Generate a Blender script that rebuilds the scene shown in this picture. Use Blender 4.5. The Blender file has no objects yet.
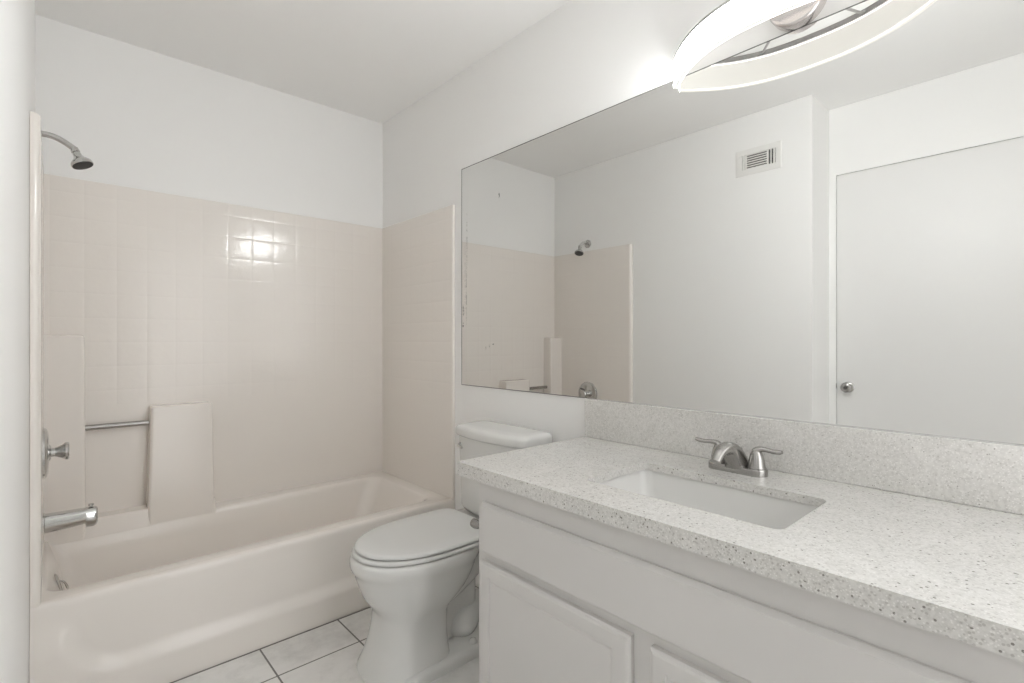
import bpy, bmesh, math, random
from mathutils import Vector, Matrix

S = bpy.context.scene
COL = S.collection

# ------------------------------------------------------------------ camera, world, exposure
H = 1.1452
cd = bpy.data.cameras.new('camera')
cd.sensor_width = 36.0
cd.lens = 506.4752 / 1024 * 36.0
cd.shift_y = -0.0009
cd.clip_start = 0.01
cam = bpy.data.objects.new('camera', cd)
COL.objects.link(cam)
cam.location = (0, 0, H)
cam.rotation_euler = (math.radians(90), 0, math.radians(-42.2023))
S.camera = cam

w = bpy.data.worlds.new('world')
S.world = w
w.use_nodes = True
w.node_tree.nodes['Background'].inputs[0].default_value = (1, 1, 1, 1)
w.node_tree.nodes['Background'].inputs[1].default_value = 2.7  # white fill light, enters by the added opening behind the camera

S.view_settings.view_transform = 'Standard'
S.view_settings.look = 'None'
S.view_settings.gamma = 1.0
S.view_settings.use_curve_mapping = False
S.view_settings.exposure = 0.11
S.cycles.max_bounces = 24
S.cycles.diffuse_bounces = 16
S.cycles.glossy_bounces = 8

LED = 75.0          # strength of the vanity lamp's front diffuser
LED_BACK = 0.52     # its dim wall-facing side

# ------------------------------------------------------------------ dimensions (metres)
XR = 1.478          # right wall
XL = -0.0514        # left wall
XA = -0.331         # alcove wall with the door
YJ = 0.9253         # where the left wall steps back
YB = 2.7941         # back wall
YN = -0.55          # wall behind the camera
ZC = 2.456          # ceiling

# ------------------------------------------------------------------ materials
def mat(name, col, rough=0.5, metal=0.0, spec=0.5, coat=0.0, emit=None, es=0.0):
    m = bpy.data.materials.new(name)
    m.use_nodes = True
    b = m.node_tree.nodes['Principled BSDF']
    b.inputs['Base Color'].default_value = (*col, 1)
    b.inputs['Roughness'].default_value = rough
    b.inputs['Metallic'].default_value = metal
    b.inputs['Specular IOR Level'].default_value = spec
    b.inputs['Coat Weight'].default_value = coat
    b.inputs['Coat Roughness'].default_value = 0.08
    if emit:
        b.inputs['Emission Color'].default_value = (*emit, 1)
        b.inputs['Emission Strength'].default_value = es
    return m

def N(m, t, **kw):
    n = m.node_tree.nodes.new(t)
    for k, v in kw.items():
        setattr(n, k, v)
    return n

def L(m, a, b):
    m.node_tree.links.new(a, b)

def bsdf(m):
    return m.node_tree.nodes['Principled BSDF']

def math_node(m, op, a, b=None, c=None):
    n = N(m, 'ShaderNodeMath', operation=op)
    for i, v in enumerate((a, b, c)):
        if v is None:
            continue
        if isinstance(v, (int, float)):
            n.inputs[i].default_value = v
        else:
            L(m, v, n.inputs[i])
    return n.outputs[0]

def coords(m):
    return N(m, 'ShaderNodeTexCoord').outputs['Object']

def add_bump(m, height, strength, dist):
    bp = N(m, 'ShaderNodeBump')
    bp.inputs['Strength'].default_value = strength
    bp.inputs['Distance'].default_value = dist
    L(m, height, bp.inputs['Height'])
    L(m, bp.outputs[0], bsdf(m).inputs['Normal'])
    return bp

def noise(m, scale, detail=2.0, rough=0.5, vec=None):
    n = N(m, 'ShaderNodeTexNoise')
    n.inputs['Scale'].default_value = scale
    n.inputs['Detail'].default_value = detail
    n.inputs['Roughness'].default_value = rough
    L(m, vec if vec else coords(m), n.inputs['Vector'])
    return n.outputs['Fac']

def ramp(m, fac, stops):
    r = N(m, 'ShaderNodeValToRGB')
    el = r.color_ramp.elements
    while len(el) < len(stops):
        el.new(0.5)
    for e, (p, c) in zip(el, stops):
        e.position = p
        e.color = (*c, 1) if len(c) == 3 else c
    L(m, fac, r.inputs['Fac'])
    return r.outputs['Color']

def mixc(m, fac, a, b):
    n = N(m, 'ShaderNodeMix', data_type='RGBA')
    for i, v in ((0, fac), (6, a), (7, b)):
        if isinstance(v, tuple):
            n.inputs[i].default_value = (*v, 1)
        elif isinstance(v, (int, float)):
            n.inputs[i].default_value = v
        else:
            L(m, v, n.inputs[i])
    return n.outputs[2]

def paint(name, col, rough, bump=0.08, scale=60):
    m = mat(name, col, rough)
    v = coords(m)
    add_bump(m, noise(m, scale, 3, 0.55, v), bump, 0.004)
    L(m, ramp(m, noise(m, 1.3, 2, 0.5, v), [(0.3, tuple(c * 0.98 for c in col)), (0.7, col)]), bsdf(m).inputs['Base Color'])
    return m

def grid_line(m, v, axis, period, offset, width):
    """1 inside a joint line of the given width, 0 elsewhere."""
    sep = N(m, 'ShaderNodeSeparateXYZ')
    L(m, v, sep.inputs[0])
    a = math_node(m, 'ADD', sep.outputs[axis], -offset + 1000 * period)
    a = math_node(m, 'MODULO', a, period)
    a = math_node(m, 'SUBTRACT', a, period / 2)
    a = math_node(m, 'ABSOLUTE', a)
    return math_node(m, 'GREATER_THAN', a, period / 2 - width / 2)

WHITE = (0.850, 0.846, 0.836)
M = {}
M['wall'] = paint('wall_paint', WHITE, 0.42, 0.10, 45)
M['ceiling'] = paint('ceiling_paint', (0.895, 0.891, 0.882), 0.7, 0.10, 45)
M['door'] = paint('door_paint', (0.77, 0.765, 0.755), 0.40, 0.03, 25)
M['trim'] = paint('trim_paint', (0.85, 0.85, 0.842), 0.35, 0.02, 30)
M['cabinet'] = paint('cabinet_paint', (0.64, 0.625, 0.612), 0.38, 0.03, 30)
M['porcelain'] = mat('porcelain', (0.70, 0.70, 0.685), 0.10, spec=0.5)
M['seat_plastic'] = mat('seat_plastic', (0.68, 0.68, 0.67), 0.22)
M['sink_porcelain'] = mat('sink_porcelain', (0.71, 0.705, 0.69), 0.10)
M['gap'] = mat('gap_shadow_line', (0.10, 0.10, 0.10), 0.8)
M['chrome'] = mat('chrome', (0.60, 0.60, 0.59), 0.09, 1.0)
M['nickel'] = mat('brushed_nickel', (0.42, 0.41, 0.395), 0.24, 1.0)
M['dark_rubber'] = mat('dark_rubber', (0.035, 0.034, 0.032), 0.6)
M['vent_white'] = mat('vent_white', (0.77, 0.76, 0.74), 0.45)
M['vent_dark'] = mat('vent_duct_dark', (0.03, 0.03, 0.03), 0.8)
M['clear_knob'] = mat('clear_acrylic', (0.80, 0.80, 0.78), 0.12)
bsdf(M['clear_knob']).inputs['Transmission Weight'].default_value = 0.25

# cream moulded fibreglass, plain and tiled
CREAM = (0.795, 0.754, 0.712)
M['cream'] = mat('cream_fibreglass', CREAM, 0.16)
add_bump(M['cream'], noise(M['cream'], 9, 1), 0.05, 0.01)

def tiled(name, ax):
    m = mat(name, CREAM, 0.16)
    v = coords(m)
    la = grid_line(m, v, ax, 0.1075, 0.678, 0.006)
    lz = grid_line(m, v, 2, 0.1030, 1.756, 0.006)
    ln = math_node(m, 'MAXIMUM', la, lz)
    sep = N(m, 'ShaderNodeSeparateXYZ')
    L(m, v, sep.inputs[0])
    up = math_node(m, 'GREATER_THAN', sep.outputs[2], 0.87)
    ln = math_node(m, 'MULTIPLY', ln, up)
    def pillow(axis, period, offset):
        a = math_node(m, 'ADD', sep.outputs[axis], -offset + 1000 * period)
        a = math_node(m, 'SUBTRACT', math_node(m, 'MODULO', a, period), period / 2)
        a = math_node(m, 'MULTIPLY', math_node(m, 'ABSOLUTE', a), 2 / period)
        return math_node(m, 'POWER', a, 8.0)
    pil = math_node(m, 'MULTIPLY', math_node(m, 'ADD', pillow(ax, 0.1075, 0.678), pillow(2, 0.1030, 1.756)), 0.8)
    wav = math_node(m, 'ADD', noise(m, 24, 1, 0.5, v), math_node(m, 'MULTIPLY', noise(m, 75, 2, 0.6, v), 0.35))
    h = math_node(m, 'MULTIPLY', math_node(m, 'SUBTRACT', wav, pil), up)
    add_bump(m, h, 0.105, 0.005)
    L(m, mixc(m, math_node(m, 'MULTIPLY', ln, 0.06), CREAM, tuple(c * 0.93 for c in CREAM)), bsdf(m).inputs['Base Color'])
    return m
M['cream_tile_x'] = tiled('cream_tiled_fibreglass_back', 0)
M['cream_tile_y'] = tiled('cream_tiled_fibreglass_side', 1)

# floor tile with dark grout
m = mat('floor_tile', (0.6, 0.6, 0.6), 0.35)
v = coords(m)
sepf = N(m, 'ShaderNodeSeparateXYZ')
L(m, v, sepf.inputs[0])
g = math_node(m, 'MAXIMUM', grid_line(m, v, 0, 0.297, 0.569, 0.006), grid_line(m, v, 1, 0.297, 1.818, 0.006))
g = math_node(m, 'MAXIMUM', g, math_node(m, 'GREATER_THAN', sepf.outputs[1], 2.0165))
marb = ramp(m, noise(m, 6, 8, 0.68, v), [(0.32, (0.60, 0.59, 0.575)), (0.52, (0.75, 0.74, 0.725)), (0.75, (0.80, 0.79, 0.775))])
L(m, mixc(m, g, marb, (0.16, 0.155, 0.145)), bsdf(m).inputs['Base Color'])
add_bump(m, math_node(m, 'SUBTRACT', 1.0, g), 0.4, 0.003)
M['floor'] = m

# speckled quartz
m = mat('speckled_quartz', (0.7, 0.7, 0.68), 0.16)
v = coords(m)
def specks(m, v, scale, thr, keep):
    vo = N(m, 'ShaderNodeTexVoronoi')
    vo.inputs['Scale'].default_value = scale
    L(m, v, vo.inputs['Vector'])
    sc = N(m, 'ShaderNodeSeparateColor')
    L(m, vo.outputs['Color'], sc.inputs[0])
    near = math_node(m, 'LESS_THAN', vo.outputs['Distance'], thr)
    pick = math_node(m, 'GREATER_THAN', sc.outputs[0], keep)
    return math_node(m, 'MULTIPLY', near, pick)
base = ramp(m, noise(m, 140, 4, 0.7, v), [(0.30, (0.52, 0.51, 0.49)), (0.55, (0.64, 0.63, 0.607)), (0.8, (0.69, 0.68, 0.657))])
vein = ramp(m, noise(m, 5, 5, 0.6, v), [(0.46, (0, 0, 0)), (0.50, (0.35, 0.35, 0.35)), (0.54, (0, 0, 0))])
base = mixc(m, math_node(m, 'MULTIPLY', vein, 0.5), base, (0.82, 0.81, 0.79))
c1 = mixc(m, math_node(m, 'MULTIPLY', specks(m, v, 190, 0.36, 0.72), 0.42), base, (0.30, 0.285, 0.26))
c2 = mixc(m, math_node(m, 'MULTIPLY', specks(m, v, 130, 0.27, 0.90), 0.80), c1, (0.15, 0.14, 0.125))
c3 = mixc(m, math_node(m, 'MULTIPLY', specks(m, v, 230, 0.30, 0.66), 0.5), c2, (0.85, 0.84, 0.82))
L(m, c3, bsdf(m).inputs['Base Color'])
M['quartz'] = m

# mirror, with a few desilvered flecks near its left edge
m = mat('silvered_glass', (0.78, 0.78, 0.768), 0.015, 1.0)
v = coords(m)
sep = N(m, 'ShaderNodeSeparateXYZ')
L(m, v, sep.inputs[0])
fl = None
for fy, fz, ry, rz in ((1.711, 1.790, 0.004, 0.014), (1.781, 1.121, 0.005, 0.006), (1.753, 1.130, 0.004, 0.005), (1.803, 1.111, 0.003, 0.006), (1.975, 1.294, 0.005, 0.030), (1.978, 1.221, 0.006, 0.012), (1.947, 1.60, 0.0022, 0.16), (1.952, 1.36, 0.0018, 0.14), (1.962, 1.45, 0.0014, 0.20)):
    dy = math_node(m, 'DIVIDE', math_node(m, 'SUBTRACT', sep.outputs[1], fy - 1.0), ry)
    dz = math_node(m, 'DIVIDE', math_node(m, 'SUBTRACT', sep.outputs[2], fz - 0.9305), rz)
    d2 = math_node(m, 'ADD', math_node(m, 'MULTIPLY', dy, dy), math_node(m, 'MULTIPLY', dz, dz))
    k = math_node(m, 'LESS_THAN', d2, 1.0)
    fl = k if fl is None else math_node(m, 'MAXIMUM', fl, k)
fl = math_node(m, 'MULTIPLY', math_node(m, 'MULTIPLY', fl, math_node(m, 'GREATER_THAN', noise(m, 140, 3, 0.7, v), 0.50)), 0.7)
L(m, mixc(m, fl, (0.78, 0.78, 0.768), (0.22, 0.21, 0.20)), bsdf(m).inputs['Base Color'])
L(m, math_node(m, 'ADD', math_node(m, 'MULTIPLY', fl, 0.5), 0.015), bsdf(m).inputs['Roughness'])
M['mirror'] = m
M['mirror_edge'] = mat('mirror_edge', (0.14, 0.14, 0.135), 0.4)

# lamp
M['led_front'] = mat('lit_acrylic_front', (0.8, 0.8, 0.8), 0.4, emit=(0.98, 1.0, 1.0), es=LED)
m = M['led_front']
sep = N(m, 'ShaderNodeSeparateXYZ')
L(m, coords(m), sep.inputs[0])
t2 = math_node(m, 'POWER', math_node(m, 'ABSOLUTE', math_node(m, 'DIVIDE', sep.outputs[1], 0.333)), 2.0)
L(m, math_node(m, 'MULTIPLY_ADD', t2, -0.50 * LED, LED), bsdf(m).inputs['Emission Strength'])   # tips dimmed to soften the hot spot on the wall
M['led_back'] = mat('lit_acrylic_back', (0.75, 0.74, 0.70), 0.3, emit=(1.0, 0.98, 0.94), es=LED_BACK)
M['led_edge'] = mat('lit_acrylic_edge', (0.8, 0.8, 0.8), 0.4, emit=(1.0, 0.99, 0.97), es=2.0)
M['lamp_metal'] = mat('satin_lamp_metal', (0.50, 0.495, 0.49), 0.42, 1.0)
M['lamp_canopy'] = mat('canopy_metal', (0.74, 0.70, 0.69), 0.22, 0.85)

# ------------------------------------------------------------------ mesh helpers
def box(bm, x0, x1, y0, y1, z0, z1, bevel=0.0, seg=2):
    r = bmesh.ops.create_cube(bm, size=1.0)
    vs = r['verts']
    for q in vs:
        q.co = Vector(((x0 + x1) / 2 + q.co.x * (x1 - x0), (y0 + y1) / 2 + q.co.y * (y1 - y0), (z0 + z1) / 2 + q.co.z * (z1 - z0)))
    if bevel > 0:
        es = list({e for q in vs for e in q.link_edges})
        bmesh.ops.bevel(bm, geom=es, offset=bevel, segments=seg, profile=0.5, affect='EDGES')
    return vs

def loft(bm, rings, cap0=True, cap1=True, closed=True):
    vr = [[bm.verts.new(p) for p in r] for r in rings]
    n = len(vr[0])
    for a, b in zip(vr[:-1], vr[1:]):
        for i in range(n if closed else n - 1):
            j = (i + 1) % n
            bm.faces.new((a[i], a[j], b[j], b[i]))
    if cap0:
        bm.faces.new(list(reversed(vr[0])))
    if cap1:
        bm.faces.new(vr[-1])
    return vr

def frame_of(d):
    d = d.normalized()
    up = Vector((0, 0, 1)) if abs(d.z) < 0.95 else Vector((0, 1, 0))
    a = d.cross(up).normalized()
    b = a.cross(d).normalized()
    return a, b

def tube(bm, pts, rad, n=16, flat=1.0, cap=True):
    """Sweep a circle along pts; rad is a number or one per point; flat squashes it across."""
    pts = [Vector(p) for p in pts]
    if isinstance(rad, (int, float)):
        rad = [rad] * len(pts)
    rings = []
    a = None
    for i, p in enumerate(pts):
        d = (pts[min(i + 1, len(pts) - 1)] - pts[max(i - 1, 0)]).normalized()
        if a is None:
            a, b = frame_of(d)
        else:
            a = (a - d * a.dot(d)).normalized()
            b = a.cross(d).normalized()
        rings.append([p + a * math.cos(t) * rad[i] + b * math.sin(t) * rad[i] * flat for t in [2 * math.pi * k / n for k in range(n)]])
    loft(bm, rings, cap, cap)

def lathe(bm, origin, axis, prof, n=32):
    """prof = (distance along axis, radius)."""
    o = Vector(origin)
    ax = Vector(axis).normalized()
    a, b = frame_of(ax)
    rings = [[o + ax * h + (a * math.cos(t) + b * math.sin(t)) * max(r, 1e-4) for t in [2 * math.pi * k / n for k in range(n)]] for h, r in prof]
    loft(bm, rings)

def bez(p0, p1, p2, p3, n=12):
    p0, p1, p2, p3 = (Vector(p) for p in (p0, p1, p2, p3))
    return [p0 * (1 - t) ** 3 + p1 * 3 * t * (1 - t) ** 2 + p2 * 3 * t * t * (1 - t) + p3 * t ** 3 for t in [k / n for k in range(n + 1)]]

def rrect(x0, x1, y0, y1, r, z, n=6):
    out = []
    for cx, cy, a0 in ((x1 - r, y1 - r, 0), (x0 + r, y1 - r, 90), (x0 + r, y0 + r, 180), (x1 - r, y0 + r, 270)):
        for k in range(n + 1):
            a = math.radians(a0 + 90 * k / n)
            out.append((cx + r * math.cos(a), cy + r * math.sin(a), z))
    return out

def rrect4(x0, x1, y0, y1, r, z, back_left, n=6):
    out = []
    for sx, sy, a0, q in ((1, 1, 0, r), (0, 1, 90, back_left), (0, 0, 180, r), (1, 0, 270, r)):
        cx = x1 - q if sx else x0 + q
        cy = y1 - q if sy else y0 + q
        for k in range(n + 1):
            a = math.radians(a0 + 90 * k / n)
            out.append((cx + q * math.cos(a), cy + q * math.sin(a), z))
    return out

def obj(name, bm, m, parent=None, loc=None, smooth=True, angle=35, mats=None, wn=True):
    """Link one mesh object. The bmesh is in world space; loc moves the origin there."""
    bmesh.ops.remove_doubles(bm, verts=bm.verts, dist=1e-6)
    bmesh.ops.recalc_face_normals(bm, faces=bm.faces)
    me = bpy.data.meshes.new(name)
    base = Vector(parent.location) if parent is not None and parent.type == 'EMPTY' else Vector(loc or (0, 0, 0))
    if parent is not None and parent.type != 'EMPTY':
        base = parent['_base']
        base = Vector(base)
    me_off = base
    bmesh.ops.translate(bm, verts=bm.verts, vec=-me_off)
    bm.to_mesh(me)
    bm.free()
    for mm in (mats or [m]):
        me.materials.append(mm)
    if smooth:
        for p in me.polygons:
            p.use_smooth = True
        me.set_sharp_from_angle(angle=math.radians(angle))
    o = bpy.data.objects.new(name, me)
    COL.objects.link(o)
    if parent is None:
        o.location = base
    else:
        o.parent = parent
    o['_base'] = list(base)
    if smooth and wn:
        wm = o.modifiers.new('weighted_normals', 'WEIGHTED_NORMAL')
        wm.keep_sharp = True
        wm.weight = 80
    return o

def tag(o, label, cat, group=None):
    o['label'] = label
    o['category'] = cat
    if group:
        o['group'] = group
    return o

def thing(name, label, cat, loc):
    o = bpy.data.objects.new(name, None)
    o.empty_display_size = 0.05
    COL.objects.link(o)
    o.location = loc
    return tag(o, label, cat)

def struct(name, bm, m, parent=None, **kw):
    o = obj(name, bm, m, parent, **kw)
    if parent is None:
        o['kind'] = 'structure'
    return o

def B():
    return bmesh.new()

# ------------------------------------------------------------------ room shell
T = 0.12
bm = B(); box(bm, XA - T, XR + T, YN - T, YB + T, -T, 0); struct('floor', bm, M['floor'], smooth=False)
bm = B(); box(bm, XA - T, XR + T, YN - T, YB + T, ZC, ZC + T); struct('ceiling', bm, M['ceiling'], smooth=False)
bm = B(); box(bm, XL - T, XR + T, YB, YB + T, 0, ZC); struct('wall_back', bm, M['wall'], smooth=False)
bm = B(); box(bm, XR, XR + T, YN - T, YB, 0, ZC); struct('wall_right', bm, M['wall'], smooth=False)
bm = B(); box(bm, XA - T, XL, YJ, YB, 0, ZC); struct('wall_left', bm, M['wall'], smooth=False)
# unseen wall behind the camera, its opening added to let in fill light
OX0, OX1, OZ = 0.62, 1.40, 2.07
bm = B()
box(bm, XA - T, OX0, YN - T, YN, 0, ZC)
box(bm, OX1, XR, YN - T, YN, 0, ZC)
box(bm, OX0, OX1, YN - T, YN, OZ, ZC)
struct('wall_front', bm, M['wall'], smooth=False)
# alcove wall around the door opening
DY0, DY1, DZ = 0.122, 0.890, 2.078
bm = B()
box(bm, XA - T, XA, DY1, YJ, 0, ZC)
box(bm, XA - T, XA, YN, DY0, 0, ZC)
box(bm, XA - T, XA, DY0, DY1, DZ, ZC)
struct('wall_alcove', bm, M['wall'], smooth=False)
# door stop running round the opening behind the slab
bm = B()
box(bm, XA - T, XA - 0.049, DY1 - 0.012, DY1, 0, DZ)
box(bm, XA - T, XA - 0.049, DY0, DY0 + 0.012, 0, DZ)
box(bm, XA - T, XA - 0.049, DY0 + 0.012, DY1 - 0.012, DZ - 0.012, DZ)
struct('trim_1', bm, M['trim'], smooth=False)
bm = B(); box(bm, XA - 0.048, XA - 0.008, DY0 + 0.0015, DY1 - 0.0015, 0.008, DZ - 0.002, 0.001, 1)
door = struct('door_1', bm, M['door'], loc=(XA - 0.048, DY1, 0.0))
kx, ky, kz = XA - 0.008, 0.832, 0.886
bm = B()
lathe(bm, (kx, ky, kz), (1, 0, 0), [(0, 0.030), (0.004, 0.030), (0.008, 0.024), (0.010, 0.013), (0.026, 0.012), (0.030, 0.020), (0.038, 0.0265), (0.048, 0.0275), (0.056, 0.024), (0.060, 0.016), (0.061, 0.0)], 32)
hn = obj('door_handle', bm, M['nickel'], door)
bm = B()
lathe(bm, (kx + 0.0585, ky, kz), (1, 0, 0), [(0, 0.0085), (0.004, 0.0085), (0.005, 0.0)], 20)
obj('lock_cylinder', bm, M['dark_rubber'], hn)
bm = B(); box(bm, XA - 0.0085, XA - 0.001, DY1 - 0.0012, DY1 + 0.0005, kz - 0.012, kz + 0.018)
sp = obj('strike_plate', bm, M['nickel'], door)

# ------------------------------------------------------------------ wall mirror
MX = 1.4735
MY0, MY1, MZ0, MZ1 = -0.02, 1.990, 0.9305, 1.978
bm = B()
box(bm, MX, XR, MY0, MY1, MZ0, MZ1)
bm.faces.ensure_lookup_table()
for f in bm.faces:
    f.material_index = 0 if f.calc_center_median().x < MX + 1e-4 else 1
mir = obj('wall_mirror', bm, None, mats=[M['mirror'], M['mirror_edge']], smooth=False, loc=(XR, 1.0, MZ0))
tag(mir, 'large frameless wall mirror above the speckled counter and toilet', 'mirror')
# thin dark ground edge line round the glass
bm = B()
e = 0.0022
box(bm, MX - 0.0006, MX + 0.001, MY1 - e, MY1 + 0.0005, MZ0, MZ1)
box(bm, MX - 0.0006, MX + 0.001, MY0, MY1, MZ1 - e, MZ1 + 0.0005)
box(bm, MX - 0.0006, MX + 0.001, 1.207, MY1, MZ0 - 0.0005, MZ0 + e)
obj('edge_band', bm, M['mirror_edge'], mir, smooth=False)

# ------------------------------------------------------------------ vanity cabinet
CY0, CY1 = 0.000, 1.140
FX = 0.905          # face frame
ZT = 0.753          # underside of the counter's apron
van = thing('vanity_cabinet', 'white painted vanity cabinet standing under the speckled counter', 'cabinet', (1.2, 0.593, 0))
bm = B()
box(bm, FX, FX + 0.020, CY0, CY1, 0.10, ZT, 0.0015, 1)                     # face frame
box(bm, FX + 0.020, XR - 0.001, CY1 - 0.016, CY1 - 0.0005, 0.0, ZT)        # sides
box(bm, FX + 0.020, XR - 0.001, CY0 + 0.0005, CY0 + 0.016, 0.0, ZT)
box(bm, FX + 0.020, XR - 0.001, CY0 + 0.016, CY1 - 0.016, 0.10, 0.116)     # bottom shelf
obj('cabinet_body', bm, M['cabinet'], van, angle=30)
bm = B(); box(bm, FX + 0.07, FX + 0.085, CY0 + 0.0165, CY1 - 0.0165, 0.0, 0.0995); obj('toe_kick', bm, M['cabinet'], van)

def panel_front(y0, y1, z0, z1, x_out, x_in, lip, rise):
    """Slab whose outer edge is eased: stepped rings from back to face."""
    bm = B()
    def ring(i, x):
        return [(x, y0 + i, z0 + i), (x, y1 - i, z0 + i), (x, y1 - i, z1 - i), (x, y0 + i, z1 - i)]
    loft(bm, [ring(0, x_in), ring(0, x_out + rise), ring(rise * 0.35, x_out + rise * 0.4), ring(lip * 0.5, x_out + 0.0012), ring(lip, x_out)])
    return bm
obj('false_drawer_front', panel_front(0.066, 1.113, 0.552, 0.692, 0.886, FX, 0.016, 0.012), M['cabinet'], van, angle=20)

def cabinet_door(y0, y1, z0, z1):
    x0 = 0.886
    d = 0.0045
    bm = B()
    def ring(i, x):
        return [(x, y0 + i, z0 + i), (x, y1 - i, z0 + i), (x, y1 - i, z1 - i), (x, y0 + i, z1 - i)]
    loft(bm, [ring(0, FX), ring(0, x0 + 0.007), ring(0.004, x0 + 0.002), ring(0.010, x0), ring(0.036, x0), ring(0.039, x0 + d), ring(0.041, x0 + d)])
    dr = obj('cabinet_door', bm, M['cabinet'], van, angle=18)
    bm = B()
    loft(bm, [ring(0.0395, x0 + 0.008), ring(0.0425, x0 + d), ring(0.0450, x0 + d - 0.0005), ring(0.0480, x0 + 0.0016), ring(0.054, x0 + 0.001)])
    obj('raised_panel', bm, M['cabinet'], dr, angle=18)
cabinet_door(0.616, 1.113, 0.135, 0.529)
cabinet_door(0.072, 0.569, 0.135, 0.529)

# ------------------------------------------------------------------ countertop with sink cutout
KX0, KX1, KY0, KY1 = 0.8776, XR - 0.0005, -0.02, 1.2068
ZK, ZS = 0.791, 0.771
SX0, SX1, SY0, SY1 = 1.004, 1.277, 0.360, 0.834
ct = thing('countertop', 'pale grey speckled quartz countertop with square edge and rectangular sink opening', 'countertop', (1.2, 0.593, ZT))
bm = B()
outer = [(KX0, KY0), (KX1, KY0), (KX1, KY1), (KX0, KY1)]
hole = [(p[0], p[1]) for p in rrect(SX0, SX1, SY0, SY1, 0.022, 0)]
def loop_edges(bm, pts, z):
    vs = [bm.verts.new((x, y, z)) for x, y in pts]
    return vs, [bm.edges.new((vs[i], vs[(i + 1) % len(vs)])) for i in range(len(vs))]
to, eo = loop_edges(bm, outer, ZK)
th, eh = loop_edges(bm, hole, ZK)
bmesh.ops.triangle_fill(bm, edges=eo + eh, use_beauty=True)
bo, eo2 = loop_edges(bm, outer, ZS)
bh, eh2 = loop_edges(bm, hole, ZS)
bmesh.ops.triangle_fill(bm, edges=eo2 + eh2, use_beauty=True)
for a, b in ((to, bo), (th, bh)):
    for i in range(len(a)):
        j = (i + 1) % len(a)
        bm.faces.new((a[i], a[j], b[j], b[i]))
slab = obj('slab', bm, M['quartz'], ct, angle=30)
# mitred apron strips that make the edge look thick
bm = B()
box(bm, KX0, KX0 + 0.020, KY0, KY1, ZT, ZS)
box(bm, KX0 + 0.020, KX1, KY1 - 0.020, KY1, ZT, ZS)
box(bm, KX0 + 0.020, KX1, KY0, KY0 + 0.020, ZT, ZS)
obj('edge_apron', bm, M['quartz'], ct, smooth=False)
bm = B(); box(bm, 1.4555, XR - 0.0005, KY0, KY1, ZK, 0.930, 0.0025, 3)
obj('backsplash', bm, M['quartz'], ct, angle=30)

# ------------------------------------------------------------------ undermount sink
sk = thing('sink', 'white rectangular undermount sink set below the counter opening', 'sink', (1.14, 0.594, 0.62))
bm = B()
zr = ZS - 0.001
def sring(i, z, r, back=0.0):
    return rrect(SX0 - 0.006 + i, SX1 + 0.006 - i - back, SY0 - 0.006 + i, SY1 + 0.006 - i, r, z)
rin = [sring(-0.022, zr, 0.04), sring(0.0, zr, 0.032), sring(0.003, zr - 0.006, 0.032), sring(0.012, zr - 0.06, 0.036), sring(0.022, zr - 0.105, 0.045), sring(0.040, zr - 0.125, 0.055), sring(0.075, zr - 0.133, 0.055)]
vr = loft(bm, rin, cap0=False, cap1=True)
rout = [sring(-0.022, zr, 0.04), sring(-0.022, zr - 0.010, 0.04), sring(-0.010, zr - 0.014, 0.036), sring(0.0, zr - 0.07, 0.04), sring(0.020, zr - 0.125, 0.05), sring(0.06, zr - 0.145, 0.055)]
loft(bm, rout, cap0=False, cap1=True)
obj('basin', bm, M['sink_porcelain'], sk, angle=50)
bm = B(); lathe(bm, (1.15, 0.594, zr - 0.1335), (0, 0, 1), [(0, 0.030), (0.003, 0.030), (0.004, 0.026), (0.002, 0.022), (0.002, 0.016), (0.006, 0.014), (0.007, 0)], 28)
obj('drain', bm, M['chrome'], sk)

# ------------------------------------------------------------------ basin faucet
FA = Vector((1.375, 0.607, ZK))
fa = thing('faucet', 'brushed nickel two handle basin faucet behind the sink', 'faucet', FA)
bm = B()
def stad(z, hx, hy, r):
    return rrect(FA.x - hx, FA.x + hx, FA.y - hy, FA.y + hy, r, z, 8)
loft(bm, [stad(ZK, 0.027, 0.078, 0.026), stad(ZK + 0.014, 0.027, 0.078, 0.026), stad(ZK + 0.018, 0.0255, 0.0765, 0.025), stad(ZK + 0.020, 0.021, 0.072, 0.0205)])
obj('base_plate', bm, M['nickel'], fa, angle=30)
# spout: a broad skirt that narrows as it arches forward
bm = B()
path = bez((1.388, 0.607, ZK + 0.006), (1.352, 0.607, ZK + 0.052), (1.300, 0.607, ZK + 0.104), (1.252, 0.607, ZK + 0.044), 16)
rings = []
for i, p in enumerate(path):
    t = i / 16
    d = (path[min(i + 1, 16)] - path[max(i - 1, 0)]).normalized()
    a = Vector((0, 1, 0))
    b = a.cross(d).normalized()
    hw = 0.020 * (1 - t) ** 1.4 + 0.0125 + 0.002 * math.sin(math.pi * t)
    hh = 0.014 * (1 - t) ** 1.2 + 0.0105 + 0.008 * math.exp(-((t - 0.35) / 0.25) ** 2)
    rings.append([p + a * hw * math.copysign(abs(math.cos(q)) ** 0.8, math.cos(q)) + b * hh * math.copysign(abs(math.sin(q)) ** 0.8, math.sin(q)) for q in [2 * math.pi * k / 24 for k in range(24)]])
loft(bm, rings)
bmesh.ops.bisect_plane(bm, geom=bm.verts[:] + bm.edges[:] + bm.faces[:], plane_co=(0, 0, ZK + 0.010), plane_no=(0, 0, -1), clear_outer=True)
def oval(cx, hx, hy, z):
    return [(cx + hx * math.cos(q), FA.y + hy * math.sin(q), z) for q in [2 * math.pi * k / 28 for k in range(28)]]
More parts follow.
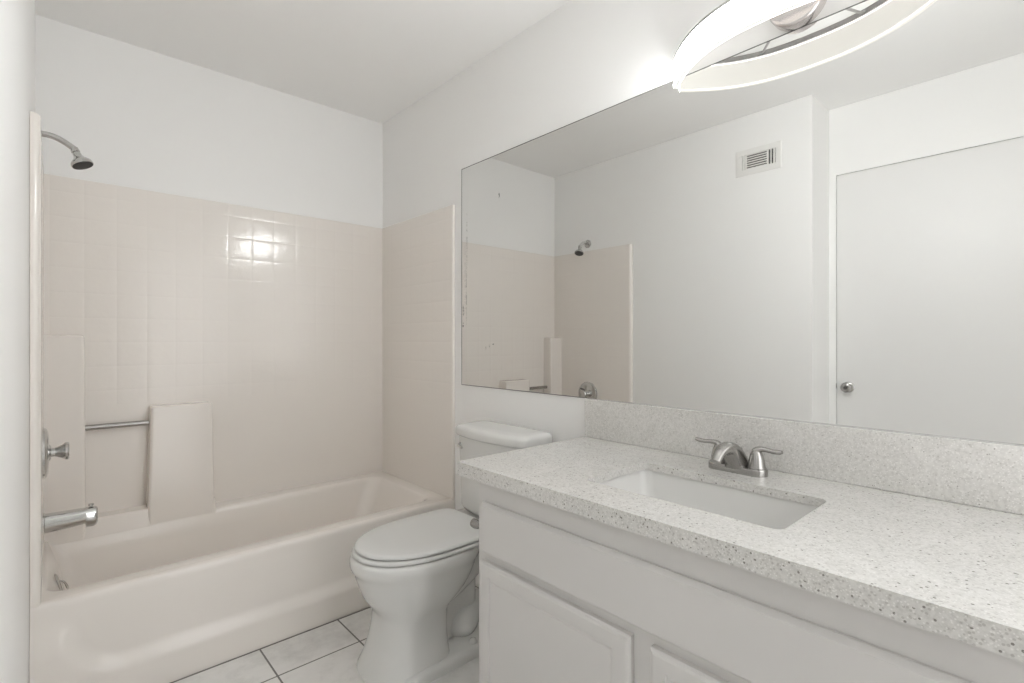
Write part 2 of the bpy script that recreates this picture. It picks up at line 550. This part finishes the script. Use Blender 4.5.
loft(bm, [oval(1.368, 0.025, 0.033, ZK + 0.012), oval(1.364, 0.027, 0.027, ZK + 0.022), oval(1.352, 0.032, 0.020, ZK + 0.038), oval(1.335, 0.030, 0.015, ZK + 0.054), oval(1.322, 0.020, 0.010, ZK + 0.066)])
obj('spout', bm, M['nickel'], fa, angle=50)
for s in (1, -1):
    hy = FA.y + s * 0.051
    bm = B()
    lathe(bm, (FA.x, hy, ZK + 0.018), (0, 0, 1), [(0, 0.0225), (0.004, 0.0225), (0.006, 0.0215), (0.020, 0.0195), (0.034, 0.0165), (0.044, 0.012), (0.049, 0.008), (0.051, 0.0)], 28)
    h = obj('handle', bm, M['nickel'], fa, angle=40)
    bm = B()
    lp = bez((FA.x, hy - s * 0.004, ZK + 0.060), (FA.x, hy + s * 0.012, ZK + 0.080), (FA.x, hy + s * 0.035, ZK + 0.062), (FA.x - 0.002, hy + s * (0.068 if s > 0 else 0.064), ZK + 0.072 if s > 0 else ZK + 0.070), 14)
    tube(bm, lp, [0.012, 0.0115, 0.0105, 0.0095, 0.0085, 0.008, 0.0075, 0.0072, 0.007, 0.007, 0.007, 0.0072, 0.0074, 0.007, 0.005], 14, 0.85)
    obj('lever', bm, M['nickel'], h, angle=60)
bm = B()
lathe(bm, (1.390, 0.607, ZK + 0.015), (0, 0, 1), [(0, 0.003), (0.036, 0.003), (0.038, 0.0045), (0.044, 0.007), (0.047, 0.0065), (0.048, 0)], 16)
obj('lift_rod', bm, M['nickel'], fa)

# ------------------------------------------------------------------ tub and shower unit
tu = thing('tub_shower_unit', 'cream moulded fibreglass bathtub and tiled shower surround at the end of the room', 'bathtub', (0.71, 2.42, 0))
X0, X1 = XL + 0.001, XR - 0.001
PB = 2.772          # face of the back panel
PL, PR = -0.026, 1.464
ZTOP = 1.818
ZRIM = 0.362
YF = 2.050
# basin
bm = B()
rings = [
    rrect(PL - 0.015, PR + 0.012, YF + 0.018, PB + 0.006, 0.004, ZRIM),
    rrect4(-0.019, 1.400, YF + 0.070, 2.708, 0.055, ZRIM, 0.004),
    rrect4(-0.016, 1.392, YF + 0.078, 2.700, 0.060, ZRIM - 0.003, 0.006),
    rrect4(-0.012, 1.384, YF + 0.085, 2.694, 0.065, ZRIM - 0.011, 0.01),
    rrect4(-0.006, 1.378, YF + 0.090, 2.689, 0.070, ZRIM - 0.026, 0.016),
    rrect4(0.015, 1.350, YF + 0.100, 2.680, 0.085, 0.275, 0.045),
    rrect4(0.033, 1.315, YF + 0.112, 2.668, 0.10, 0.18, 0.075),
    rrect4(0.048, 1.280, YF + 0.125, 2.655, 0.11, 0.11, 0.1),
    rrect4(0.075, 1.245, YF + 0.145, 2.635, 0.12, 0.070, 0.115),
    rrect(0.120, 1.190, YF + 0.180, 2.600, 0.12, 0.055)]
loft(bm, rings, cap0=False, cap1=True)
obj('basin', bm, M['cream'], tu, angle=60, wn=False)
# apron with a shallow recessed panel and a skirt at the floor
bm = B()
NX, zs = 150, []
prof = [(2.068, ZRIM), (2.062, ZRIM - 0.0008), (2.056, ZRIM - 0.0035), (2.0515, ZRIM - 0.009), (2.0495, ZRIM - 0.017), (2.049, ZRIM - 0.026)]
for k in range(1, 41):
    z = (ZRIM - 0.026) * (1 - k / 40)
    prof.append((None, z))
def smooth(a, b, t):
    t = min(1, max(0, (t - a) / (b - a)))
    return t * t * (3 - 2 * t)
def apron_y(x, z):
    # recessed panel: a rounded rectangle, the skirt and ends stand proud of it
    rx = max(0.035 + 0.14 - x, x - (1.39 - 0.14), 0.0)
    rz = max(0.122 + 0.14 - z, 0.0)
    sd = math.hypot(rx, rz) - 0.14
    skirt = smooth(-0.026, 0.024, sd) * (1 - smooth(0.20, 0.31, z))
    base = 2.049 - 0.020 * skirt - 0.004 * (1 - z / 0.34)
    return base
grid = []
for i in range(NX + 1):
    x = X0 + (X1 - X0) * i / NX
    col = []
    for y, z in prof:
        col.append((x, y if y is not None else apron_y(x, z), max(z, 0.0)))
    grid.append(col)
gv = [[bm.verts.new(p) for p in c] for c in grid]
for a, b in zip(gv[:-1], gv[1:]):
    for i in range(len(a) - 1):
        bm.faces.new((a[i], b[i], b[i + 1], a[i + 1]))
# close the back of the apron into a solid shell
bk0 = [bm.verts.new((x, 2.085, z)) for x, z in ((X0, ZRIM), (X0, 0.0), (X1, ZRIM), (X1, 0.0))]
obj('apron', bm, M['cream'], tu, angle=60)
# wall panels: slabs with a rounded top ledge
def back_panel():
    bm = B()
    pr = [(YB - 0.001, ZRIM - 0.005), (PB + 0.002, ZRIM - 0.005), (PB, ZRIM + 0.004), (PB, ZTOP - 0.006), (PB + 0.002, ZTOP - 0.001), (PB + 0.006, ZTOP), (YB - 0.001, ZTOP)]
    loft(bm, [[(x, y, z) for y, z in pr] for x in (PL - 0.024, PR + 0.012)])
    return bm
obj('back_panel', back_panel(), M['cream_tile_x'], tu, angle=40)
for side in (0, 1):
    bm = B()
    if side == 0:
        w0, f0, s = X0, PL, 1
    else:
        w0, f0, s = X1, PR, -1
    # plan profile (x, y) with a bullnosed front flange, lofted upward
    r = 0.018 if side == 0 else 0.006
    pl = [(w0, PB + 0.004), (f0, PB + 0.004)]
    for q in range(9):
        t = math.radians(90 * q / 8)
        pl.append((f0 - s * r * (1 - math.cos(t)), 2.050 + r - r * math.sin(t)))
    pl.append((w0, 2.0500))
    def ringz(z, i=0.0):
        return [(x, y, z) for x, y in pl]
    loft(bm, [ringz(ZRIM - 0.005), ringz(ZTOP - 0.004), [(x if k not in range(1, 9) else x - s * 0.003, y, ZTOP) for k, (x, y) in enumerate(pl)]])
    obj('side_panel', bm, M['cream_tile_y'], tu, angle=40)
# moulded storage forms along the back wall
def draft_block(x0, x1, yf, z0, z1, dx, r=0.012, top_r=0.010, left_draft=0.0):
    bm = B()
    yb = PB + 0.004
    def ring(z, ins, f):
        a, b = x0 - left_draft * (1 - f) + ins, x1 + dx * (1 - f) - ins
        y = yf + ins - 0.012 * (1 - f)
        out = []
        n = 6
        out.append((a, yb, z)); out.append((b, yb, z))
        for k in range(n + 1):
            t = math.radians(0 - 90 * k / n)
            out.append((b - r + r * math.cos(t), y + r + r * math.sin(t), z))
        for k in range(n + 1):
            t = math.radians(270 - 90 * k / n)
            out.append((a + r + r * math.cos(t), y + r + r * math.sin(t), z))
        return out
    rs = [ring(z0, 0, 0), ring(z1 - top_r, 0, 1)]
    for k in range(1, 6):
        t = math.radians(90 * k / 5)
        rs.append(ring(z1 - top_r + top_r * math.sin(t), top_r * (1 - math.cos(t)), 1))
    loft(bm, rs)
    return bm
obj('corner_tower', draft_block(PL - 0.015, 0.0965, 2.699, 0.338, 1.168, 0.004), M['cream'], tu, angle=45)
obj('soap_pedestal', draft_block(0.318, 0.556, 2.700, 0.340, 0.856, 0.006, left_draft=0.012), M['cream'], tu, angle=45)
obj('low_ledge', draft_block(PL - 0.015, 0.568, 2.699, 0.338, 0.412, 0.004), M['cream'], tu, angle=45)

# ------------------------------------------------------------------ shower fittings
sh = thing('shower_head', 'chrome shower head on a bent arm high on the left wall', 'shower head', (XL, 2.452, 1.876))
bm = B(); lathe(bm, (XL, 2.452, 1.876), (1, 0, 0), [(0, 0.031), (0.003, 0.031), (0.008, 0.026), (0.012, 0.014), (0.013, 0)], 28); obj('flange', bm, M['chrome'], sh)
bm = B()
ap = bez((XL + 0.004, 2.452, 1.876), (-0.002, 2.45, 1.886), (0.022, 2.445, 1.872), (0.058, 2.437, 1.843), 16)
tube(bm, ap, 0.0105, 16)
obj('arm', bm, M['chrome'], sh, angle=60)
bm = B()
hd = Vector((0.38, -0.16, -0.91)).normalized()
ho = Vector((0.057, 2.437, 1.845))
lathe(bm, ho, hd, [(0, 0.012), (0.014, 0.0135), (0.016, 0.011), (0.020, 0.0125), (0.028, 0.013), (0.036, 0.016), (0.044, 0.024), (0.052, 0.0315), (0.060, 0.034), (0.064, 0.0335), (0.065, 0.031)], 32)
obj('head', bm, M['chrome'], sh, angle=40)
bm = B(); lathe(bm, ho + hd * 0.0648, hd, [(0, 0.0315), (0.0025, 0.031), (0.0035, 0.026), (0.0035, 0)], 32)
obj('spray_face', bm, M['dark_rubber'], sh)

va = thing('tub_valve', 'round chrome mixer valve plate with flared knob on the left shower wall', 'valve', (PL, 2.43, 0.748))
bm = B(); lathe(bm, (PL, 2.43, 0.748), (1, 0, 0), [(0, 0.088), (0.006, 0.088), (0.011, 0.083), (0.015, 0.070), (0.017, 0.03), (0.022, 0.022), (0.022, 0)], 48); obj('escutcheon', bm, M['chrome'], va)
bm = B(); lathe(bm, (PL + 0.020, 2.43, 0.748), (1, 0, 0), [(0, 0.016), (0.012, 0.0155), (0.018, 0.018), (0.030, 0.024), (0.040, 0.031), (0.046, 0.032), (0.050, 0.029), (0.051, 0)], 12); obj('knob', bm, M['chrome'], va, angle=20)

so = thing('tub_spout', 'chrome tub filler spout with diverter pin below the valve', 'spout', (PL, 2.43, 0.50))
bm = B()
rings = []
for x, zc, ry, rz in ((PL, 0.500, 0.035, 0.036), (PL + 0.004, 0.500, 0.035, 0.036), (PL + 0.006, 0.500, 0.031, 0.033), (0.04, 0.501, 0.030, 0.031), (0.088, 0.503, 0.029, 0.028), (0.091, 0.497, 0.029, 0.035), (0.110, 0.496, 0.028, 0.036), (0.119, 0.498, 0.026, 0.033), (0.123, 0.500, 0.020, 0.027)):
    rings.append([(x, 2.43 + ry * math.copysign(abs(math.cos(t)) ** 0.75, math.cos(t)), zc + rz * math.copysign(abs(math.sin(t)) ** 0.75, math.sin(t))) for t in [2 * math.pi * k / 28 for k in range(28)]])
loft(bm, rings)
obj('spout_body', bm, M['chrome'], so, angle=40)
bm = B(); lathe(bm, (0.105, 2.43, 0.526), (0, 0, 1), [(0, 0.004), (0.010, 0.004), (0.011, 0.0085), (0.017, 0.0085), (0.018, 0)], 18); obj('diverter_pin', bm, M['chrome'], so)

ov = thing('overflow_plate', 'small chrome overflow plate with trip lever inside the tub end', 'overflow plate', (0.020, 2.43, 0.275))
bm = B(); lathe(bm, (0.0145, 2.43, 0.277), (1, 0, 0.30), [(0, 0.036), (0.003, 0.036), (0.006, 0.031), (0.0075, 0.012), (0.0075, 0)], 32); obj('plate', bm, M['chrome'], ov)
bm = B(); tube(bm, bez((0.021, 2.43, 0.286), (0.032, 2.43, 0.282), (0.038, 2.43, 0.266), (0.041, 2.43, 0.246), 8), [0.004, 0.004, 0.0045, 0.005, 0.0055, 0.006, 0.0065, 0.006, 0.003], 12, 0.6); obj('trip_lever', bm, M['chrome'], ov, angle=60)

bm = B()
tube(bm, [(0.0985, 2.742, 0.783), (0.3155, 2.742, 0.783)], 0.0115, 18)
gb = obj('grab_bar', bm, M['nickel'], loc=(0.2, 2.742, 0.783))
tag(gb, 'slim metal bar bridging the corner tower and the soap pedestal', 'grab bar')

# ------------------------------------------------------------------ toilet
TY = 1.600
to_ = thing('toilet', 'white two piece toilet with elongated bowl and closed lid', 'toilet', (1.05, TY, 0))
def egg(xf, xb, hw, z, nf=2.1, nb=2.8, cx=None, n=56):
    """Egg outline: rounded front towards -x, squarer back."""
    c = cx if cx is not None else xf + (xb - xf) * 0.50
    out = []
    for k in range(n):
        t = 2 * math.pi * k / n
        ct_, st = math.cos(t), math.sin(t)
        if ct_ < 0:
            e = 2 / nf
            x = c - (c - xf) * abs(ct_) ** e
        else:
            e = 2 / nb
            x = c + (xb - c) * abs(ct_) ** e
        y = TY + hw * math.copysign(abs(st) ** (2 / (nf if ct_ < 0 else nb)), st)
        out.append((x, y, z))
    return out
bm = B()
rings = [
    egg(0.777, 1.063, 0.150, 0.000, 2.6, 5, 0.918),
    egg(0.780, 1.063, 0.148, 0.012, 2.6, 5, 0.918),
    egg(0.796, 1.060, 0.138, 0.040, 2.6, 5, 0.918),
    egg(0.812, 1.058, 0.128, 0.080, 2.6, 5, 0.918),
    egg(0.823, 1.058, 0.121, 0.120, 2.6, 5, 0.918),
    egg(0.829, 1.060, 0.119, 0.160, 2.5, 5, 0.918),
    egg(0.830, 1.068, 0.121, 0.190, 2.4, 4, 0.918),
    egg(0.823, 1.088, 0.130, 0.210, 2.3, 3.2, 0.938),
    egg(0.805, 1.118, 0.146, 0.236, 2.2, 2.8, 0.958),
    egg(0.785, 1.148, 0.160, 0.265, 2.1, 2.6, 0.978),
    egg(0.772, 1.173, 0.170, 0.300, 2.1, 2.6, 0.988),
    egg(0.760, 1.188, 0.176, 0.335, 2.1, 2.6, 0.998),
    egg(0.756, 1.196, 0.178, 0.352, 2.1, 2.6, 0.998),
    egg(0.746, 1.203, 0.184, 0.362, 2.1, 2.6, 0.998),
    egg(0.742, 1.208, 0.187, 0.378, 2.1, 2.6, 0.998),
    egg(0.742, 1.208, 0.187, 0.395, 2.1, 2.6, 0.998),
    egg(0.747, 1.204, 0.183, 0.405, 2.1, 2.6, 0.998),
    egg(0.757, 1.198, 0.175, 0.408, 2.1, 2.6, 0.998)]
loft(bm, rings)
# foot flange and rear web
def rr(x0, x1, hw, r, z):
    return rrect(x0, x1, TY - hw, TY + hw, r, z, 6)
loft(bm, [rr(0.84, 1.285, 0.160, 0.06, 0.0), rr(0.84, 1.285, 0.160, 0.06, 0.022), rr(0.845, 1.28, 0.154, 0.06, 0.032), rr(0.86, 1.27, 0.138, 0.06, 0.038), rr(0.95, 1.25, 0.060, 0.05, 0.046), rr(0.96, 1.24, 0.050, 0.05, 0.10), rr(0.96, 1.24, 0.050, 0.05, 0.22), rr(0.96, 1.27, 0.065, 0.05, 0.31), rr(0.96, 1.36, 0.11, 0.05, 0.365)])
# rear deck under the tank
loft(bm, [rr(1.10, 1.37, 0.085, 0.05, 0.335), rr(1.08, 1.42, 0.125, 0.05, 0.365), rr(1.08, 1.44, 0.160, 0.05, 0.392), rr(1.08, 1.443, 0.165, 0.05, 0.415), rr(1.09, 1.440, 0.158, 0.045, 0.422)])
# trapway relief on both sides
def lobe(pts, hws, rads, n=24):
    # flattened tube lying in the toilet's mid plane: rads in the plane, hws across it
    rings = []
    for i, p in enumerate(pts):
        d = (pts[min(i + 1, len(pts) - 1)] - pts[max(i - 1, 0)]).normalized()
        a = Vector((0, 1, 0))
        b = a.cross(d).normalized()
        rings.append([p + a * math.cos(q) * hws[i] + b * math.sin(q) * rads[i] for q in [2 * math.pi * k / n for k in range(n)]])
    loft(bm, rings)
pts = bez((1.00, TY, 0.215), (1.06, TY, 0.215), (1.14, TY, 0.24), (1.30, TY, 0.36), 12)
lobe(pts, [0.105 - 0.0005 * k for k in range(13)], [0.055] * 13)
pts = bez((1.080, TY, 0.050), (1.13, TY, 0.060), (1.19, TY, 0.090), (1.28, TY, 0.13), 12)
lobe(pts, [0.02 + 0.085 * math.sin(math.pi * min(1, k / 12 + 0.05) * 0.98) for k in range(13)], [0.01 + 0.05 * math.sin(math.pi * min(1, k / 12 + 0.04) * 0.98) for k in range(13)])
obj('bowl', bm, M['porcelain'], to_, angle=60, wn=False)
# seat ring and lid; the dark layers below each stand in for gap shade
def seat_ring(i, z, nb=6):
    return egg(0.749 + i, 1.243 - i, 0.183 - i, z, 2.1, nb, 1.006)
bm = B(); loft(bm, [seat_ring(0.012, 0.4075), seat_ring(0.012, 0.4115)]); obj('seat_gap_shade', bm, M['gap'], to_)
bm = B(); loft(bm, [seat_ring(0.006, 0.4110), seat_ring(0.001, 0.4130), seat_ring(0.0, 0.4180), seat_ring(0.003, 0.4240), seat_ring(0.010, 0.4258)]); obj('seat', bm, M['seat_plastic'], to_, angle=50)
bm = B(); loft(bm, [seat_ring(0.018, 0.4250), seat_ring(0.018, 0.4290)]); obj('lid_gap_shade', bm, M['gap'], to_)
def lid_ring(i, z):
    return egg(0.758 + i, 1.252 - i, 0.180 - i, z, 2.1, 8, 1.010)
bm = B(); loft(bm, [lid_ring(0.006, 0.4285), lid_ring(0.001, 0.4300), lid_ring(0.0, 0.4345), lid_ring(0.004, 0.4400), lid_ring(0.014, 0.4430), lid_ring(0.07, 0.4445)]); obj('lid', bm, M['seat_plastic'], to_, angle=50)
# tank with a bowed front
TT = 1.573
def tank_ring(xf, xb, hw, z, bow, r=0.03, n=8):
    out = []
    pts = rrect(xf, xb, TT - hw, TT + hw, r, z, n)
    # densify the front side so it can bow
    dens = []
    for i, p in enumerate(pts):
        q = pts[(i + 1) % len(pts)]
        dens.append(p)
        if abs(p[1] - q[1]) > 0.1:
            for k in range(1, 12):
                dens.append(tuple(p[j] + (q[j] - p[j]) * k / 12 for j in range(3)))
    for x, y, zz in dens:
        f = 1 - ((y - TT) / hw) ** 2
        wgt = (xb - x) / (xb - xf)
        out.append((x - bow * f * wgt, y, zz))
    return out
bm = B()
loft(bm, [tank_ring(1.325, 1.438, 0.182, 0.4215, 0.022), tank_ring(1.312, 1.442, 0.198, 0.428, 0.026), tank_ring(1.307, 1.445, 0.206, 0.442, 0.028), tank_ring(1.303, 1.447, 0.211, 0.60, 0.029), tank_ring(1.300, 1.449, 0.214, 0.743, 0.030)])
obj('tank', bm, M['porcelain'], to_, angle=50)
bm = B()
loft(bm, [tank_ring(1.300, 1.452, 0.208, 0.7425, 0.032), tank_ring(1.290, 1.455, 0.218, 0.7440, 0.034), tank_ring(1.287, 1.455, 0.222, 0.7490, 0.035), tank_ring(1.287, 1.455, 0.222, 0.7690, 0.035), tank_ring(1.289, 1.454, 0.220, 0.7770, 0.035), tank_ring(1.296, 1.450, 0.213, 0.7840, 0.035), tank_ring(1.310, 1.442, 0.200, 0.7875, 0.033), tank_ring(1.34, 1.42, 0.17, 0.7885, 0.02)])
obj('tank_lid', bm, M['porcelain'], to_, angle=50)
bm = B()
lathe(bm, (1.306, 1.752, 0.700), (-1, 0, 0), [(0, 0.012), (0.016, 0.012), (0.020, 0.009), (0.026, 0.008), (0.026, 0)], 18)
tube(bm, [(1.282, 1.756, 0.700), (1.276, 1.745, 0.699), (1.271, 1.715, 0.696)], [0.006, 0.006, 0.0055], 12)
fl_ = obj('flush_lever', bm, M['chrome'], to_)
fl_['label'] = 'chrome flush lever'
bm = B(); lathe(bm, (1.145, 1.476, 0.034), (0, 0, 1), [(0, 0.016), (0.006, 0.016), (0.014, 0.012), (0.018, 0.005), (0.0185, 0)], 20); obj('bolt_cap', bm, M['porcelain'], to_)
bm = B(); lathe(bm, (1.145, 1.724, 0.034), (0, 0, 1), [(0, 0.016), (0.006, 0.016), (0.014, 0.012), (0.018, 0.005), (0.0185, 0)], 20); obj('bolt_cap', bm, M['porcelain'], to_)

# ------------------------------------------------------------------ paper holder post on the cabinet side
ph = thing('toilet_paper_holder', 'small grey metal paper holder post on the side of the vanity cabinet', 'toilet paper holder', (0.930, CY1, 0.602))
bm = B(); lathe(bm, (0.930, CY1 - 0.0006, 0.602), (0, 1, 0), [(0, 0.017), (0.004, 0.017), (0.007, 0.012), (0.008, 0)], 24); obj('mounting_plate', bm, M['nickel'], ph)
bm = B(); lathe(bm, (0.930, CY1 + 0.004, 0.602), (0, 1, 0), [(0, 0.0095), (0.020, 0.0095), (0.028, 0.012), (0.042, 0.0145), (0.052, 0.0135), (0.057, 0.008), (0.058, 0)], 24); obj('post', bm, M['nickel'], ph)

# ------------------------------------------------------------------ air vent on the left wall
VY0, VY1, VZ0, VZ1 = 1.076, 1.332, 2.107, 2.258
av = thing('air_vent', 'white metal air register high on the left wall seen in the mirror', 'vent', (XL, 1.204, 2.107))
bm = B()
xw = XL
def vring(i, x, k=1.0):
    return [(x, VY0 + i, VZ0 + i * k), (x, VY1 - i, VZ0 + i * k), (x, VY1 - i, VZ1 - i * k), (x, VY0 + i, VZ1 - i * k)]
# frame ring: outer edge to the inner opening
loft(bm, [vring(0, xw + 0.0002), vring(0, xw + 0.003), vring(0.010, xw + 0.008), vring(0.028, xw + 0.009, 1.18), vring(0.029, xw + 0.003, 1.18), vring(0.029, xw + 0.0002, 1.18)], False, False)
obj('frame', bm, M['vent_white'], av, angle=25)
iz0, iz1 = VZ0 + 0.034, VZ1 - 0.034
bm = B(); box(bm, xw + 0.0003, xw + 0.0012, VY0 + 0.0285, VY1 - 0.0285, iz0, iz1); obj('duct_opening', bm, M['vent_dark'], av)
bm = B()
for k in range(7):
    z = iz0 + 0.0015 + (iz1 - iz0 - 0.003) * k / 6
    z0_, z1_ = max(iz0, z - 0.0030), min(iz1, z + 0.0030)
    box(bm, xw + 0.0015, xw + 0.0070, VY0 + 0.078, VY0 + 0.190, z0_, z1_)
obj('horizontal_louvers', bm, M['vent_white'], av, smooth=False)
for a, b in ((0.0285, 0.0305), (0.0345, 0.0435), (0.0525, 0.0585), (0.0675, 0.0779), (0.1901, 0.1985), (0.2015, 0.2140), (0.2170, 0.2275)):
    bm = B(); box(bm, xw + 0.0015, xw + 0.0075, VY0 + a, VY0 + b, iz0, iz1)
    obj('vertical_fin', bm, M['vent_white'], av, smooth=False)

# ------------------------------------------------------------------ curved vanity lamp
LY, LL, LB = 0.505, 0.333, 0.152      # centre, half length, bow off the wall
LZ0, LZ1, LZ2 = 1.942, 2.020, 2.035   # acrylic band, then metal channel
lamp = thing('vanity_lamp', 'curved bow shaped vanity lamp with glowing acrylic band above the mirror', 'lamp', (XR, LY, 2.0))
def bow(t, off):
    """Point on the bow at t in [-1, 1], moved off along its outward normal."""
    y = LY + LL * t
    x = (MX - 0.012) - LB * (1 - abs(t) ** 2.5)
    dx = 2.5 * LB * math.copysign(abs(t) ** 1.5, t)
    n = Vector((-LL, dx, 0)).normalized()
    return x + n.x * off, y + n.y * off
def strip(o0, o1, z0, z1, n=64):
    bm = B()
    rings = []
    for k in range(n + 1):
        t = -1 + 2 * k / n
        a, b = bow(t, o0), bow(t, o1)
        rings.append([(a[0], a[1], z0), (b[0], b[1], z0), (b[0], b[1], z1), (a[0], a[1], z1)])
    loft(bm, rings)
    return bm
obj('front_diffuser', strip(0.0035, 0.0080, LZ0 + 0.0022, LZ1 + 0.006), M['led_front'], lamp, angle=40)
obj('lower_cover', strip(0.0035, 0.0080, LZ0 + 0.0004, LZ0 + 0.0021), M['led_back'], lamp, angle=40)
obj('back_diffuser', strip(-0.0030, 0.0034, LZ0 + 0.0005, LZ1 - 0.002), M['led_back'], lamp, angle=40)
obj('lower_edge_strip', strip(-0.0052, -0.0031, LZ0, LZ0 + 0.003), M['led_edge'], lamp, angle=40)
obj('upper_edge_strip', strip(-0.0045, 0.0030, LZ1 - 0.0018, LZ1), M['led_edge'], lamp, angle=40)
bm = strip(-0.010, 0.0030, LZ1 + 0.0003, LZ2)
obj('metal_channel', bm, M['lamp_metal'], lamp, angle=40)
obj('metal_lip', strip(0.0031, 0.0095, LZ1 + 0.0063, LZ2), M['lamp_metal'], lamp, angle=40)
CYc, CZc = 0.487, 2.047
bm = B(); lathe(bm, (XR - 0.0005, CYc, CZc), (-1, 0, 0), [(0, 0.070), (0.026, 0.070), (0.032, 0.067), (0.036, 0.060), (0.040, 0.03), (0.041, 0)], 48); obj('canopy', bm, M['lamp_canopy'], lamp, angle=40)
for sg in (1, -1):
    bm = B()
    t_ = 0.42 * sg
    px, py = bow(t_, -0.010)
    tube(bm, [(XR - 0.030, CYc + sg * 0.060, LZ2 - 0.008), (px + 0.004, py - sg * 0.012, LZ2 - 0.008), (px - 0.002, py, LZ2 - 0.008)], 0.0035, 12)
    obj('support_rod', bm, M['lamp_metal'], lamp, angle=60)

for o in bpy.data.objects:
    if '_base' in o:
        del o['_base']
